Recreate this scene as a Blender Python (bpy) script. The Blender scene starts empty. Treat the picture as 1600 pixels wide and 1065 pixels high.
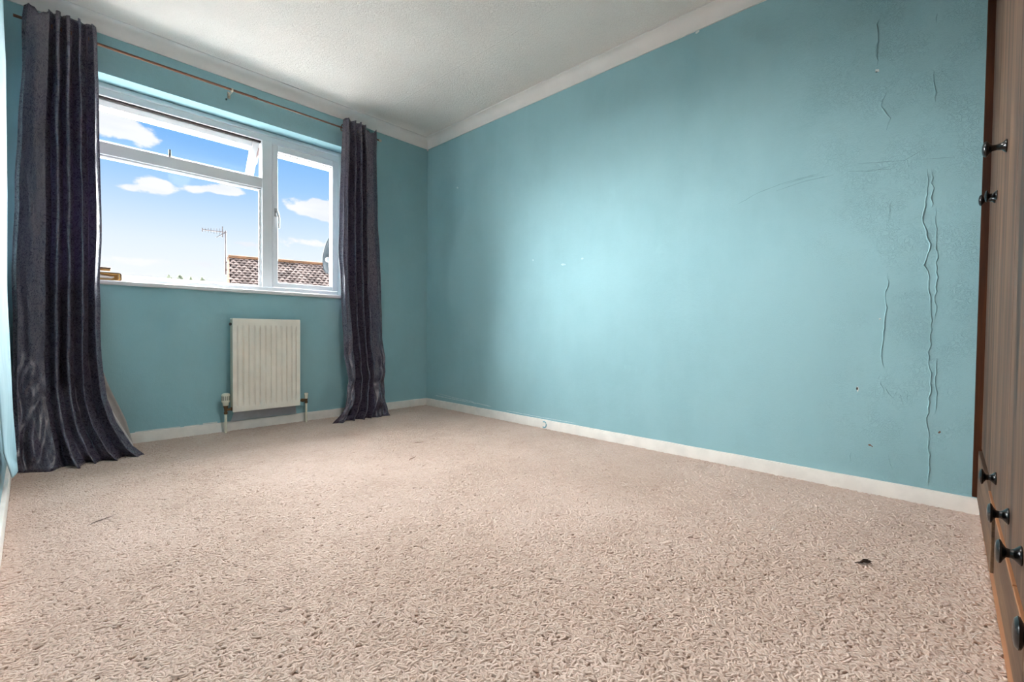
import bpy, bmesh, math, random
import numpy as np
from mathutils import Vector, Matrix, noise as mnoise
random.seed(4)
scene = bpy.context.scene
COL = scene.collection

def lin(r, g, b):
    f = lambda c: (c/255/12.92) if c/255 <= .04045 else ((c/255+.055)/1.055)**2.4
    return (f(r), f(g), f(b), 1)

# ------------------------------------------------------------------ camera
cam_data = bpy.data.cameras.new('camera')
cam_data.sensor_width = 36; cam_data.lens = 716.498*36/1600
cam_data.clip_start = .01; cam_data.clip_end = 500
cam = bpy.data.objects.new('camera', cam_data); COL.objects.link(cam)
_r = Vector((.68956615, -.72414706, .01046659)); _u = Vector((.00882812, .02285588, .99969979)); _f = Vector((.72416889, .68926674, -.0221535))
_m = Matrix((( _r.x, _u.x, -_f.x, 0), (_r.y, _u.y, -_f.y, 0), (_r.z, _u.z, -_f.z, .690198), (0, 0, 0, 1)))
cam.matrix_world = _m
scene.camera = cam

# ------------------------------------------------------------------ sky
world = bpy.data.worlds.new('sky'); scene.world = world; world.use_nodes = True
def build_sky():
    nt = world.node_tree; nt.nodes.clear(); N = nt.nodes; L = nt.links
    def nd(t, **k):
        n = N.new(t)
        for a, v in k.items(): setattr(n, a, v)
        return n
    def mt(op, a, b=None, c=None, clamp=False):
        n = nd('ShaderNodeMath', operation=op, use_clamp=clamp)
        for i, v in enumerate((a, b, c)):
            if v is None: continue
            if isinstance(v, (int, float)): n.inputs[i].default_value = v
            else: L.new(v, n.inputs[i])
        return n.outputs[0]
    tc = nd('ShaderNodeTexCoord'); sx = nd('ShaderNodeSeparateXYZ'); L.new(tc.outputs['Generated'], sx.inputs[0])
    x, y, z = sx.outputs
    d = mt('ADD', mt('ABSOLUTE', y), .03)
    u = mt('DIVIDE', x, d); v = mt('DIVIDE', z, d)
    cb = nd('ShaderNodeCombineXYZ'); L.new(u, cb.inputs[0]); L.new(mt('MULTIPLY', v, 1.7), cb.inputs[1])
    n1 = nd('ShaderNodeTexNoise'); n1.inputs['Scale'].default_value = 26; n1.inputs['Detail'].default_value = 6; n1.inputs['Roughness'].default_value = .62
    L.new(cb.outputs[0], n1.inputs['Vector'])
    n2 = nd('ShaderNodeTexNoise'); n2.inputs['Scale'].default_value = 5; n2.inputs['Detail'].default_value = 5
    cb2 = nd('ShaderNodeCombineXYZ'); L.new(u, cb2.inputs[0]); L.new(mt('MULTIPLY', v, 4), cb2.inputs[1]); L.new(cb2.outputs[0], n2.inputs['Vector'])
    blobs = [(.105,.326,.040,.020,1.),(.128,.312,.018,.010,.9),(.085,.318,.02,.014,.8),(.145,.235,.026,.012,1.05),(.152,.242,.014,.010,.6),(.111,.224,.016,.005,.75),
             (.256,.257,.020,.012,1.05),(.240,.250,.024,.006,.8),(.200,.243,.016,.008,.8),(.418,.254,.050,.013,1.1),(.45,.262,.03,.014,.9),(.43,.240,.06,.010,.8),
             (.420,.178,.080,.008,.85),(.300,.160,.055,.006,.7),(.205,.113,.085,.006,.5),(.110,.106,.060,.008,.55),(.30,.285,.012,.004,.5),(.6,.30,.07,.03,.9),(-.15,.28,.06,.03,.9),(.8,.2,.06,.02,.8)]
    tot = None
    for bu, bv, su, sv, a in blobs:
        e = mt('ADD', mt('POWER', mt('MULTIPLY', mt('SUBTRACT', u, bu), 1/su), 2), mt('POWER', mt('MULTIPLY', mt('SUBTRACT', v, bv), 1/sv), 2))
        g = mt('MULTIPLY', mt('EXPONENT', mt('MULTIPLY', e, -.7)), a)
        tot = g if tot is None else mt('ADD', tot, g)
    s = mt('ADD', mt('MULTIPLY', mt('MINIMUM', tot, 1.2), 1.0), mt('MULTIPLY', mt('SUBTRACT', n1.outputs['Fac'], .5), 1.7))
    s = mt('ADD', s, mt('MULTIPLY', mt('SUBTRACT', n2.outputs['Fac'], .5), .5))
    ms = nd('ShaderNodeMapRange', interpolation_type='SMOOTHSTEP'); ms.inputs[1].default_value = .42; ms.inputs[2].default_value = .78
    L.new(s, ms.inputs[0])
    ramp = nd('ShaderNodeValToRGB'); L.new(mt('ABSOLUTE', z), ramp.inputs[0]); cr = ramp.color_ramp
    stops = [(0., (252,252,255)), (.085, (250,252,255)), (.15, (233,244,255)), (.20, (206,230,255)), (.26, (166,209,253)), (.34, (122,184,251)), (.60, (84,150,236)), (1., (70,132,222))]
    while len(cr.elements) < len(stops): cr.elements.new(.5)
    for e, (p, c) in zip(cr.elements, stops): e.position = p; e.color = lin(*c)
    mixc = nd('ShaderNodeMix', data_type='RGBA'); L.new(ms.outputs[0], mixc.inputs['Factor']); L.new(ramp.outputs[0], mixc.inputs['A'])
    # cloud colour: white, a little grey-blue in the thick lower parts
    gr = nd('ShaderNodeMix', data_type='RGBA'); gr.inputs['A'].default_value = lin(254,254,255); gr.inputs['B'].default_value = lin(234,239,250)
    mg = nd('ShaderNodeMapRange'); mg.inputs[1].default_value = .45; mg.inputs[2].default_value = .7; L.new(n2.outputs['Fac'], mg.inputs[0]); L.new(mg.outputs[0], gr.inputs['Factor'])
    L.new(gr.outputs['Result'], mixc.inputs['B'])
    bg = nd('ShaderNodeBackground'); bg.inputs['Strength'].default_value = .85; L.new(mixc.outputs['Result'], bg.inputs['Color'])
    out = nd('ShaderNodeOutputWorld'); L.new(bg.outputs[0], out.inputs[0])
build_sky()

# ------------------------------------------------------------------ hazy daylight sun outside the window (broad, soft)
sun_d = bpy.data.lights.new('hazy_sun', 'SUN'); sun_d.energy = 118; sun_d.angle = math.radians(130); sun_d.color = (.965, .985, 1)
sun = bpy.data.objects.new('hazy_sun', sun_d); COL.objects.link(sun); sun.location = (0, 12, 6)
sun.rotation_euler = Vector((-.24, -1, -.30)).to_track_quat('-Z', 'Y').to_euler()

lamp_d = bpy.data.lights.new('added_fill_spot', 'SPOT'); lamp_d.energy = 105; lamp_d.shadow_soft_size = .10; lamp_d.color = (1, .95, .90)  # added fill light under the ceiling, no fitting stands there
lamp_d.spot_size = math.radians(165); lamp_d.spot_blend = 1.0
lamp = bpy.data.objects.new('added_fill_spot', lamp_d); COL.objects.link(lamp); lamp.location = (1.15, 1.05, 2.36)

scene.view_settings.view_transform = 'Standard'; scene.view_settings.look = 'None'
scene.view_settings.gamma = 1; scene.view_settings.use_curve_mapping = False
scene.view_settings.exposure = 0.33
try:
    scene.cycles.max_bounces = 14; scene.cycles.diffuse_bounces = 9; scene.cycles.transparent_max_bounces = 16
except Exception: pass

# ------------------------------------------------------------------ room dimensions (metres)
XL, XR, YW, YB, ZC = -.078, 2.501, 3.459, -.72, 2.40
WX0, WX1, WZ0, WZ1 = .05, 1.76, .935, 2.108      # window opening
YF = 3.585                                        # window frame face

# ------------------------------------------------------------------ helpers
def link(name, me, mat=None, parent=None):
    o = bpy.data.objects.new(name, me); COL.objects.link(o)
    if mat is not None and me is not None and not me.materials: me.materials.append(mat)
    if parent: o.parent = parent
    return o
def tag(o, label, cat, group=None):
    o['label'] = label; o['category'] = cat
    if group: o['group'] = group
    return o
def structure(o, label=None):
    o['kind'] = 'structure'
    if label: o['label'] = label
    return o
def empty(name, loc=(0,0,0), parent=None):
    o = bpy.data.objects.new(name, None); COL.objects.link(o); o.location = loc; o.empty_display_size = .05
    if parent: o.parent = parent
    return o
def finish(bm, name, mat, parent=None, smooth=False, bevel=0, seg=2, angle=40):
    bmesh.ops.recalc_face_normals(bm, faces=bm.faces)
    me = bpy.data.meshes.new(name); bm.to_mesh(me); bm.free()
    o = link(name, me, mat, parent)
    if bevel:
        m = o.modifiers.new('bevel', 'BEVEL'); m.width = bevel; m.segments = seg; m.limit_method = 'ANGLE'; m.angle_limit = math.radians(35)
    if smooth:
        for p in me.polygons: p.use_smooth = True
        me.set_sharp_from_angle(angle=math.radians(angle))
    return o
def box(bm, x0, x1, y0, y1, z0, z1):
    v = [bm.verts.new((x, y, z)) for x in (x0, x1) for y in (y0, y1) for z in (z0, z1)]
    for f in ((0,1,3,2),(4,6,7,5),(0,4,5,1),(2,3,7,6),(0,2,6,4),(1,5,7,3)): bm.faces.new([v[i] for i in f])
    return v
def boxo(name, mat, parent, *b, bevel=0, seg=2):
    bm = bmesh.new(); box(bm, *b); return finish(bm, name, mat, parent, bevel=bevel, seg=seg)
def lathe(bm, prof, n=24, axis='z', origin=(0,0,0)):
    o = Vector(origin); rings = []
    for r, h in prof:
        ring = []
        for i in range(n):
            a = 2*math.pi*i/n; c, s = r*math.cos(a), r*math.sin(a)
            p = {'z': (c, s, h), 'y': (c, h, s), 'x': (h, c, s)}[axis]
            ring.append(bm.verts.new(o+Vector(p)))
        rings.append(ring)
    for a, b in zip(rings, rings[1:]):
        for i in range(n): bm.faces.new((a[i], a[(i+1)%n], b[(i+1)%n], b[i]))
    bm.faces.new(rings[0]); bm.faces.new(rings[-1][::-1])
def tube(bm, pts, r, n=8, caps=True):
    pts = [Vector(p) for p in pts]; rings = []
    rr = r if isinstance(r, (list, tuple)) else [r]*len(pts)
    for i, p in enumerate(pts):
        t = (pts[min(i+1, len(pts)-1)]-pts[max(i-1, 0)]).normalized()
        a = t.cross(Vector((0,0,1))) if abs(t.z) < .95 else t.cross(Vector((0,1,0)))
        a.normalize(); b = t.cross(a)
        rings.append([bm.verts.new(p+(a*math.cos(2*math.pi*k/n)+b*math.sin(2*math.pi*k/n))*rr[i]) for k in range(n)])
    for a, b in zip(rings, rings[1:]):
        for k in range(n): bm.faces.new((a[k], a[(k+1)%n], b[(k+1)%n], b[k]))
    if caps: bm.faces.new(rings[0]); bm.faces.new(rings[-1][::-1])
def extrude_profile(bm, prof, p0, p1, ax):
    # prof: list of (a, z), a measured along vector ax; swept from p0 to p1
    p0, p1, ax = Vector(p0), Vector(p1), Vector(ax)
    A = [bm.verts.new(p0+ax*a+Vector((0,0,z))) for a, z in prof]; B = [bm.verts.new(p1+ax*a+Vector((0,0,z))) for a, z in prof]
    n = len(prof)
    for i in range(n): bm.faces.new((A[i], A[(i+1)%n], B[(i+1)%n], B[i]))
    bm.faces.new(A[::-1]); bm.faces.new(B)
def interp(pts, x):
    xs = [p[0] for p in pts]; ys = [p[1] for p in pts]
    if xs[0] > xs[-1]: xs = xs[::-1]; ys = ys[::-1]
    return float(np.interp(x, xs, ys))

# ------------------------------------------------------------------ materials
class MB:
    def __init__(s, name):
        s.m = bpy.data.materials.new(name); s.m.use_nodes = True; s.nt = s.m.node_tree; s.N = s.nt.nodes; s.L = s.nt.links
        s.b = s.N['Principled BSDF']; s.out = s.N['Material Output']
    def nd(s, t, ins=None, **k):
        n = s.N.new(t)
        for a, v in k.items(): setattr(n, a, v)
        for a, v in (ins or {}).items(): s.put(n.inputs[a], v)
        return n
    def put(s, sock, v):
        if hasattr(v, 'is_output') or isinstance(v, bpy.types.NodeSocket): s.L.new(v, sock)
        else: sock.default_value = v
    def mt(s, op, a, b=0., c=None, clamp=False):
        n = s.nd('ShaderNodeMath', operation=op, use_clamp=clamp); s.put(n.inputs[0], a); s.put(n.inputs[1], b)
        if c is not None: s.put(n.inputs[2], c)
        return n.outputs[0]
    def pos(s, scale=(1,1,1), obj=False):
        src = s.nd('ShaderNodeTexCoord').outputs['Object'] if obj else s.nd('ShaderNodeNewGeometry').outputs['Position']
        mp = s.nd('ShaderNodeMapping'); s.L.new(src, mp.inputs['Vector']); mp.inputs['Scale'].default_value = scale
        return mp.outputs[0]
    def noise(s, vec, scale, detail=3, rough=.5, dist=0):
        n = s.nd('ShaderNodeTexNoise', {'Scale': scale, 'Detail': detail, 'Roughness': rough, 'Distortion': dist}); s.L.new(vec, n.inputs['Vector']); return n.outputs['Fac']
    def rng(s, v, a, b, c=0., d=1., smooth=True):
        n = s.nd('ShaderNodeMapRange', interpolation_type='SMOOTHSTEP' if smooth else 'LINEAR')
        for i, x in enumerate((v, a, b, c, d)): s.put(n.inputs[i], x)
        return n.outputs[0]
    def mix(s, f, a, b):
        n = s.nd('ShaderNodeMix', data_type='RGBA'); s.put(n.inputs['Factor'], f); s.put(n.inputs['A'], a); s.put(n.inputs['B'], b); return n.outputs['Result']
    def bump(s, h, dist=.001, strength=1., prev=None):
        n = s.nd('ShaderNodeBump', {'Height': h, 'Distance': dist, 'Strength': strength})
        if prev is not None: s.L.new(prev, n.inputs['Normal'])
        return n.outputs[0]
    def set(s, **k):
        for a, v in k.items(): s.put(s.b.inputs[a.replace('_', ' ')], v)
        return s
def simple(name, col, rough=.5, metal=0., var=.06, vscale=8, bumpd=0, bscale=200, **k):
    M = MB(name); p = M.pos()
    n = M.noise(p, vscale, 4)
    c2 = tuple(c*(1-var*2) for c in col[:3])+(1,)
    M.set(Base_Color=M.mix(M.rng(n, .3, .7), c2, col), Roughness=rough, Metallic=metal, **k)
    if bumpd: M.set(Normal=M.bump(M.noise(p, bscale, 3), bumpd))
    return M.m

def teal_wall(name, worm=False):
    M = MB(name); p = M.pos()
    big = M.noise(p, 1.3, 4, .55); streak = M.noise(M.pos((6, 6, 1.6)), 1, 5, .65)
    v = M.mt('ADD', M.mt('MULTIPLY', big, .75), M.mt('MULTIPLY', streak, .25))
    col = M.mix(M.rng(v, .36, .64), lin(139,176,183), lin(148,185,192))
    col = M.mix(M.rng(M.noise(p, 5.5, 5, .65), .62, .78, 0, .35), col, lin(154,192,197))
    fine = M.noise(M.pos((1, 1, .55)), 330, 3, .6); med = M.noise(p, 34, 4, .55)
    h = M.mt('ADD', M.mt('MULTIPLY', fine, .5), M.mt('MULTIPLY', med, .9))
    if worm:
        sy = M.nd('ShaderNodeSeparateXYZ'); M.L.new(p, sy.inputs[0])
        mask = M.rng(sy.outputs[1], .75, .0)
        w = M.noise(p, 75, 2, .5, 1.2)
        ridge = M.mt('SUBTRACT', 1., M.rng(M.mt('ABSOLUTE', M.mt('SUBTRACT', w, .5)), .0, .07))
        patch = M.rng(M.noise(p, 6, 3), .40, .62)
        h = M.mt('ADD', h, M.mt('MULTIPLY', M.mt('MULTIPLY', ridge, .8), M.mt('MULTIPLY', M.mt('ADD', mask, .12), M.mt('ADD', patch, .2))))
    M.set(Base_Color=col, Roughness=.75, Normal=M.bump(h, .0015, .8)); M.b.inputs['Specular IOR Level'].default_value = .12
    return M.m
MAT = {}
MAT['wall'] = teal_wall('teal_wallpaper')
MAT['wallr'] = teal_wall('teal_embossed_wallpaper', True)
def wall_left_mat():
    M = MB('teal_wallpaper_with_bare_patch'); p = M.pos()
    s = M.nd('ShaderNodeSeparateXYZ'); M.L.new(p, s.inputs[0])
    n = M.noise(p, 9, 4)
    # paper torn away: brown plaster with its own ragged outline
    e = M.mt('ADD', M.mt('POWER', M.mt('DIVIDE', M.mt('SUBTRACT', s.outputs[1], 1.75), .62), 2.), M.mt('POWER', M.mt('DIVIDE', M.mt('SUBTRACT', s.outputs[2], .42), .26), 2.))
    f = M.rng(M.mt('ADD', e, M.mt('MULTIPLY', n, .5)), 1.2, 1.25)
    teal = M.mix(M.rng(M.noise(p, 1.5, 4), .35, .65), lin(140,172,182), lin(150,182,192))
    M.set(Base_Color=M.mix(f, lin(96,60,44), teal), Roughness=.7, Normal=M.bump(M.noise(p, 200, 3), .001)); return M.m
MAT['walll'] = wall_left_mat()
def ceiling_mat():
    M = MB('stippled_white_ceiling'); p = M.pos()
    w = M.noise(p, 62, 3, .55, 1.0); st = M.rng(M.mt('ABSOLUTE', M.mt('SUBTRACT', w, .5)), 0., .13)
    fine = M.noise(p, 190, 3, .6)
    s = M.nd('ShaderNodeSeparateXYZ'); M.L.new(p, s.inputs[0])
    seam = M.rng(M.mt('ABSOLUTE', M.mt('SUBTRACT', s.outputs[0], 1.93)), .004, .0)
    h = M.mt('ADD', M.mt('ADD', M.mt('MULTIPLY', st, -1.), M.mt('MULTIPLY', fine, .6)), M.mt('MULTIPLY', seam, .8))
    M.set(Base_Color=M.mix(M.rng(M.noise(p, 1.6, 5), .35, .7), lin(240,232,226), lin(247,240,234)), Roughness=.9, Normal=M.bump(h, .0021, .85)); return M.m
MAT['ceiling'] = ceiling_mat()
MAT['trim'] = simple('cream_gloss_trim', lin(230,224,217), .42, var=.05, vscale=14, bumpd=.0006, bscale=60)
MAT['coving'] = simple('white_coving_paint', lin(240,234,230), .6, var=.04, vscale=5, bumpd=.0005, bscale=40)
MAT['upvc'] = simple('white_window_plastic', lin(232,233,236), .3, var=.02)
MAT['gasket'] = simple('dark_rubber_seal', lin(60,52,50), .6)
MAT['sill'] = simple('white_sill_board', lin(228,227,228), .4, var=.03, vscale=12)
MAT['radiator'] = simple('off_white_enamel', lin(238,232,220), .38, var=.05, vscale=9)
MAT['radshade'] = simple('off_white_enamel_shaded', lin(206,196,172), .45, var=.08, vscale=14)  # darker copy of the enamel, shade painted in for sides and back
MAT['pipe'] = simple('cream_painted_pipe', lin(226,220,200), .4)
MAT['brass'] = simple('tarnished_brass', lin(120,92,66), .35, metal=.8, var=.15, vscale=60)
MAT['plastic'] = simple('ivory_plastic', lin(226,222,205), .35)
MAT['print'] = simple('grey_print', lin(110,115,105), .5)
MAT['patch'] = simple('bare_white_plaster', lin(196,194,200), .8, var=.06, vscale=20)
MAT['chrome'] = simple('grey_metal', lin(170,170,172), .3, metal=.9)
MAT['knob'] = simple('black_satin_knob', lin(13,13,15), .22, var=.1, vscale=40)
MAT['rod'] = simple('bronze_rod', lin(112,78,62), .35, metal=.6, var=.12, vscale=20)
MAT['rodlight'] = simple('pale_nickel', lin(196,186,172), .3, metal=.7)
MAT['dark'] = simple('dark_plastic', lin(70,66,64), .45)
MAT['gold'] = simple('gold_wood', lin(196,150,84), .35, var=.1, vscale=30)
MAT['browntop'] = simple('dark_brown_edge', lin(96,74,52), .4, var=.1, vscale=30)
MAT['whitefab'] = simple('white_cloth', lin(228,222,214), .8, var=.06, vscale=40)
MAT['soffit'] = simple('white_soffit_board', lin(238,232,228), .5, var=.02)
MAT['fascia'] = simple('weathered_pink_timber', lin(196,168,164), .7, var=.1, vscale=16)
MAT['dish'] = simple('grey_dish_paint', lin(42,42,45), .8, var=.06, vscale=12, Specular_IOR_Level=.1)
MAT['aerial'] = simple('weathered_aluminium', lin(84,78,80), .5, metal=.3)
MAT['brick'] = simple('buff_house_wall', lin(140,100,76), .85, var=.12, vscale=3)
MAT['ground'] = simple('pale_bounce_ground', lin(222,216,208), .9, var=.05, vscale=.6)  # unseen ground, colour made pale to bounce light onto the ceiling
MAT['leaf'] = simple('dark_foliage', lin(92,100,80), .9, var=.2, vscale=2)
MAT['bark'] = simple('bark', lin(84,70,58), .9)
MAT['scuff'] = simple('dark_scuff', lin(56,80,84), .7)
MAT['chipd'] = simple('exposed_brown_plaster', lin(122,88,66), .8, var=.2, vscale=90)
MAT['chipw'] = simple('torn_paper_core', lin(214,216,212), .8)
MAT['paint'] = simple('blue_paint_spill', lin(118,176,190), .5)
MAT['smear'] = simple('white_filler_smear', lin(186,210,214), .8, var=.1, vscale=60)
MAT['lint'] = simple('dark_lint', lin(58,44,36), .9)
MAT['scuffc'] = simple('grey_carpet_scuff', lin(112,98,92), .9)
MAT['thread'] = simple('white_thread', lin(236,230,224), .8)
def tile_mat():
    M = MB('weathered_roof_tile'); p = M.pos(); g = M.nd('ShaderNodeNewGeometry')
    f = M.mt('ADD', M.mt('MULTIPLY', g.outputs['Random Per Island'], .6), M.mt('MULTIPLY', M.noise(p, .9, 4), .6))
    M.set(Base_Color=M.mix(M.rng(f, .2, .95), lin(54,44,40), lin(102,88,82)), Roughness=.9, Specular_IOR_Level=.1); return M.m
MAT['tile'] = tile_mat()
MAT['ridge'] = simple('orange_ridge_tile', lin(126,92,66), .9, var=.15, vscale=2)
def glass_mat():
    M = MB('window_glass'); M.N.remove(M.b)
    tr = M.nd('ShaderNodeBsdfTransparent', {'Color': (.97,.98,.98,1)}); gl = M.nd('ShaderNodeBsdfGlossy', {'Roughness': .02, 'Color': (1,1,1,1)})
    fr = M.nd('ShaderNodeFresnel', {'IOR': 1.3}); mx = M.nd('ShaderNodeMixShader')
    M.L.new(M.mt('MULTIPLY', fr.outputs[0], .2), mx.inputs[0]); M.L.new(tr.outputs[0], mx.inputs[1]); M.L.new(gl.outputs[0], mx.inputs[2]); M.L.new(mx.outputs[0], M.out.inputs[0]); return M.m
MAT['glass'] = glass_mat()
def wood_mat(name, a, b, c, sc=1.0, horizontal=False):
    M = MB(name)
    st = (1., 15, 15) if horizontal else (15, 15, 1.)
    p = M.pos(tuple(s*sc for s in st)); w = M.noise(p, 1.0, 5, .6, .6); fine = M.noise(M.pos(tuple(s*sc*7 for s in st)), 1.0, 3, .6)
    big = M.noise(M.pos(tuple(s*sc*.28 for s in st)), 1., 3, .5, .4)
    v = M.mt('ADD', M.mt('MULTIPLY', w, .55), M.mt('ADD', M.mt('MULTIPLY', big, .35), M.mt('MULTIPLY', fine, .22)))
    r = M.nd('ShaderNodeValToRGB'); M.L.new(v, r.inputs[0]); cr = r.color_ramp
    cr.elements.new(.5); cr.elements[0].position = .45; cr.elements[0].color = a; cr.elements[1].position = .55; cr.elements[1].color = b; cr.elements[2].position = .68; cr.elements[2].color = c
    M.set(Base_Color=r.outputs[0], Roughness=.6, Normal=M.bump(fine, .0004)); M.b.inputs['Specular IOR Level'].default_value = .25; return M.m
MAT['wood'] = wood_mat('walnut_effect_board', lin(38,28,23), lin(78,57,43), lin(110,83,62))
MAT['woodh'] = wood_mat('walnut_effect_drawer', lin(52,37,28), lin(82,60,45), lin(108,82,60), horizontal=True)
MAT['plinth'] = wood_mat('orange_oak_plinth', lin(120,78,50), lin(138,92,60), lin(150,103,70), horizontal=True)
MAT['endpanel'] = wood_mat('shaded_mahogany_edge', lin(42,19,6), lin(60,29,10), lin(80,42,16))  # shadow on the end panel's inner side painted into the wood colour
def fabric_mat(name, a, b, rough, trans=0.):
    M = MB(name); tc = M.nd('ShaderNodeUVMap').outputs[0]
    def uv(sx, sy):
        mp = M.nd('ShaderNodeMapping'); M.L.new(tc, mp.inputs['Vector']); mp.inputs['Scale'].default_value = (sx, sy, 1); return mp.outputs[0]
    w = M.noise(uv(1, 1), 30, 3, .5, 2.2); ring = M.rng(M.mt('ABSOLUTE', M.mt('SUBTRACT', w, .5)), .015, .05)
    weave = M.noise(uv(40, 700), 1., 2, .6); crease = M.noise(uv(1.3, 1), 11, 4, .55, .8)
    col = M.mix(M.mt('MULTIPLY', ring, .5), a, b)
    h = M.mt('ADD', M.mt('MULTIPLY', weave, .08), M.mt('MULTIPLY', crease, 2.2))
    M.set(Base_Color=col, Roughness=M.rng(ring, 0, 1, rough-.08, rough+.06), Normal=M.bump(h, .0035, .7))
    M.b.inputs['Sheen Weight'].default_value = .18; M.b.inputs['Sheen Roughness'].default_value = .4; M.b.inputs['Specular IOR Level'].default_value = .85
    if trans:
        t = M.nd('ShaderNodeBsdfTranslucent', {'Color': lin(120,104,140)}); mx = M.nd('ShaderNodeMixShader', {0: trans})
        M.L.new(M.b.outputs[0], mx.inputs[1]); M.L.new(t.outputs[0], mx.inputs[2]); M.L.new(mx.outputs[0], M.out.inputs[0])
    return M.m
MAT['curtain'] = fabric_mat('charcoal_purple_damask', lin(58,52,67), lin(86,77,95), .30, .11)
MAT['lining'] = simple('pale_grey_lining', lin(176,168,164), .8, var=.05, vscale=30)
MAT['lining2'] = simple('white_lining', lin(214,210,210), .8, var=.05, vscale=30)
def paper_mat():
    M = MB('peeling_pale_wallpaper'); p = M.pos()
    M.set(Base_Color=M.mix(M.rng(M.noise(p, 6, 4), .35, .65), lin(122,160,172), lin(138,174,184)), Roughness=.7, Normal=M.bump(M.noise(p, 120, 3), .0005)); return M.m
MAT['paper'] = paper_mat()
def carpet_mat():
    M = MB('beige_loop_pile'); p = M.pos(); oi = M.nd('ShaderNodeObjectInfo')
    big = M.noise(p, 1.5, 5, .6); mid = M.noise(p, 7, 4, .6)
    c = M.mix(M.rng(big, .35, .68), lin(172,149,135), lin(190,168,155))
    c = M.mix(M.rng(mid, .55, .8, 0, .45), c, lin(152,129,114))
    at = M.nd('ShaderNodeAttribute', attribute_name='tint', attribute_type='INSTANCER')
    c = M.mix(M.rng(at.outputs['Fac'], 0., 1., 0., .45, False), c, lin(204,186,174))
    M.set(Base_Color=c, Roughness=.95); M.b.inputs['Specular IOR Level'].default_value = .1
    M.b.inputs['Sheen Weight'].default_value = .15
    return M.m
MAT['carpet'] = carpet_mat()
MAT['backing'] = simple('brown_carpet_backing', lin(168,140,124), .95, var=.06, vscale=3)

# ------------------------------------------------------------------ room shell
bm = bmesh.new(); box(bm, XL-.2, XR+.2, YB-.2, YW+.26, -.2, 0); structure(finish(bm, 'floor', MAT['backing']), 'floor under the beige carpet')
bm = bmesh.new(); box(bm, XL-.2, XR+.2, YB-.2, YW+.26, ZC, ZC+.2); structure(finish(bm, 'ceiling', MAT['ceiling']), 'white stippled ceiling')
bm = bmesh.new()
box(bm, XL-.2, WX0, YW, YW+.26, 0, ZC); box(bm, WX1, XR+.2, YW, YW+.26, 0, ZC); box(bm, WX0, WX1, YW, YW+.26, 0, WZ0); box(bm, WX0, WX1, YW, YW+.26, WZ1, ZC)
wall_window = structure(finish(bm, 'wall_window', MAT['wall']), 'teal papered wall around the window')
bm = bmesh.new(); box(bm, XR, XR+.2, YB-.2, YW, 0, ZC); wall_right = structure(finish(bm, 'wall_right', MAT['wallr']), 'long worn teal wall with peeling wallpaper seams')
bm = bmesh.new(); box(bm, XL-.2, XL, YB-.2, YW, 0, ZC); wall_left = structure(finish(bm, 'wall_left', MAT['walll']), 'teal wall at the left edge with peeling paper')
bm = bmesh.new(); box(bm, XL, XR, YB-.2, YB, 0, ZC); structure(finish(bm, 'wall_back', MAT['wall']), 'wall behind the wardrobe')

# coving: curved profile from ceiling edge (.072 out) down to .078 below the ceiling
def cove():
    pr = [(0, ZC), (.064, ZC), (.064, ZC-.006), (.058, ZC-.008)]
    for i in range(1, 7):
        a = math.pi/2*i/7; pr.append((.058-.05*math.sin(a), ZC-.008-.062*(1-math.cos(a))))
    pr += [(.008, ZC-.070), (.008, ZC-.079), (0, ZC-.079)]
    return pr
for nm, p0, p1, ax, lb in (('trim_1', (XL, YW, 0), (XR, YW, 0), (0,-1,0), 'white coving above the window wall'), ('trim_2', (XR, YB, 0), (XR, YW, 0), (-1,0,0), 'white coving above the long right wall'), ('trim_3', (XL, YB, 0), (XL, YW, 0), (1,0,0), 'white coving along the left wall')):
    bm = bmesh.new(); extrude_profile(bm, cove(), p0, p1, ax); structure(finish(bm, nm, MAT['coving'], smooth=True, angle=30), lb)
bm = bmesh.new(); box(bm, XR-.012, XR, YW-.012, YW, ZC-.092, ZC-.03); structure(finish(bm, 'trim_4', MAT['coving'], bevel=.003), 'small white mitre block where the two covings meet')
def skirting(bm, p0, p1, ax, n=60, seed=0):
    p0, p1, ax = Vector(p0), Vector(p1), Vector(ax); R = []
    for i in range(n+1):
        p = p0.lerp(p1, i/n); w = .0018*mnoise.noise((i*.45+seed, 0, 0))
        R.append([bm.verts.new(p+ax*a+Vector((0,0,z))) for a, z in ((0,-.005),(.014,-.005),(.0145,.060+w),(.012,.066+w),(0,.067+w))])
    for A, B in zip(R, R[1:]):
        for k in range(5): bm.faces.new((A[k], A[(k+1)%5], B[(k+1)%5], B[k]))
    bm.faces.new(R[0]); bm.faces.new(R[-1][::-1])
for nm, p0, p1, ax, lb in (('baseboard_window', (XL, YW, 0), (XR, YW, 0), (0,-1,0), 'cream baseboard under the window wall'), ('baseboard_right', (XR, -.100, 0), (XR, YW, 0), (-1,0,0), 'cream baseboard along the long right wall'), ('baseboard_left', (XL, -.7, 0), (XL, YW, 0), (1,0,0), 'cream baseboard at the left wall')):
    bm = bmesh.new(); skirting(bm, p0, p1, ax, seed=hash(len(nm))); o = structure(finish(bm, nm, MAT['trim'], smooth=True, angle=30), lb)
    if nm == 'baseboard_right': bb_right = o

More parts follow.
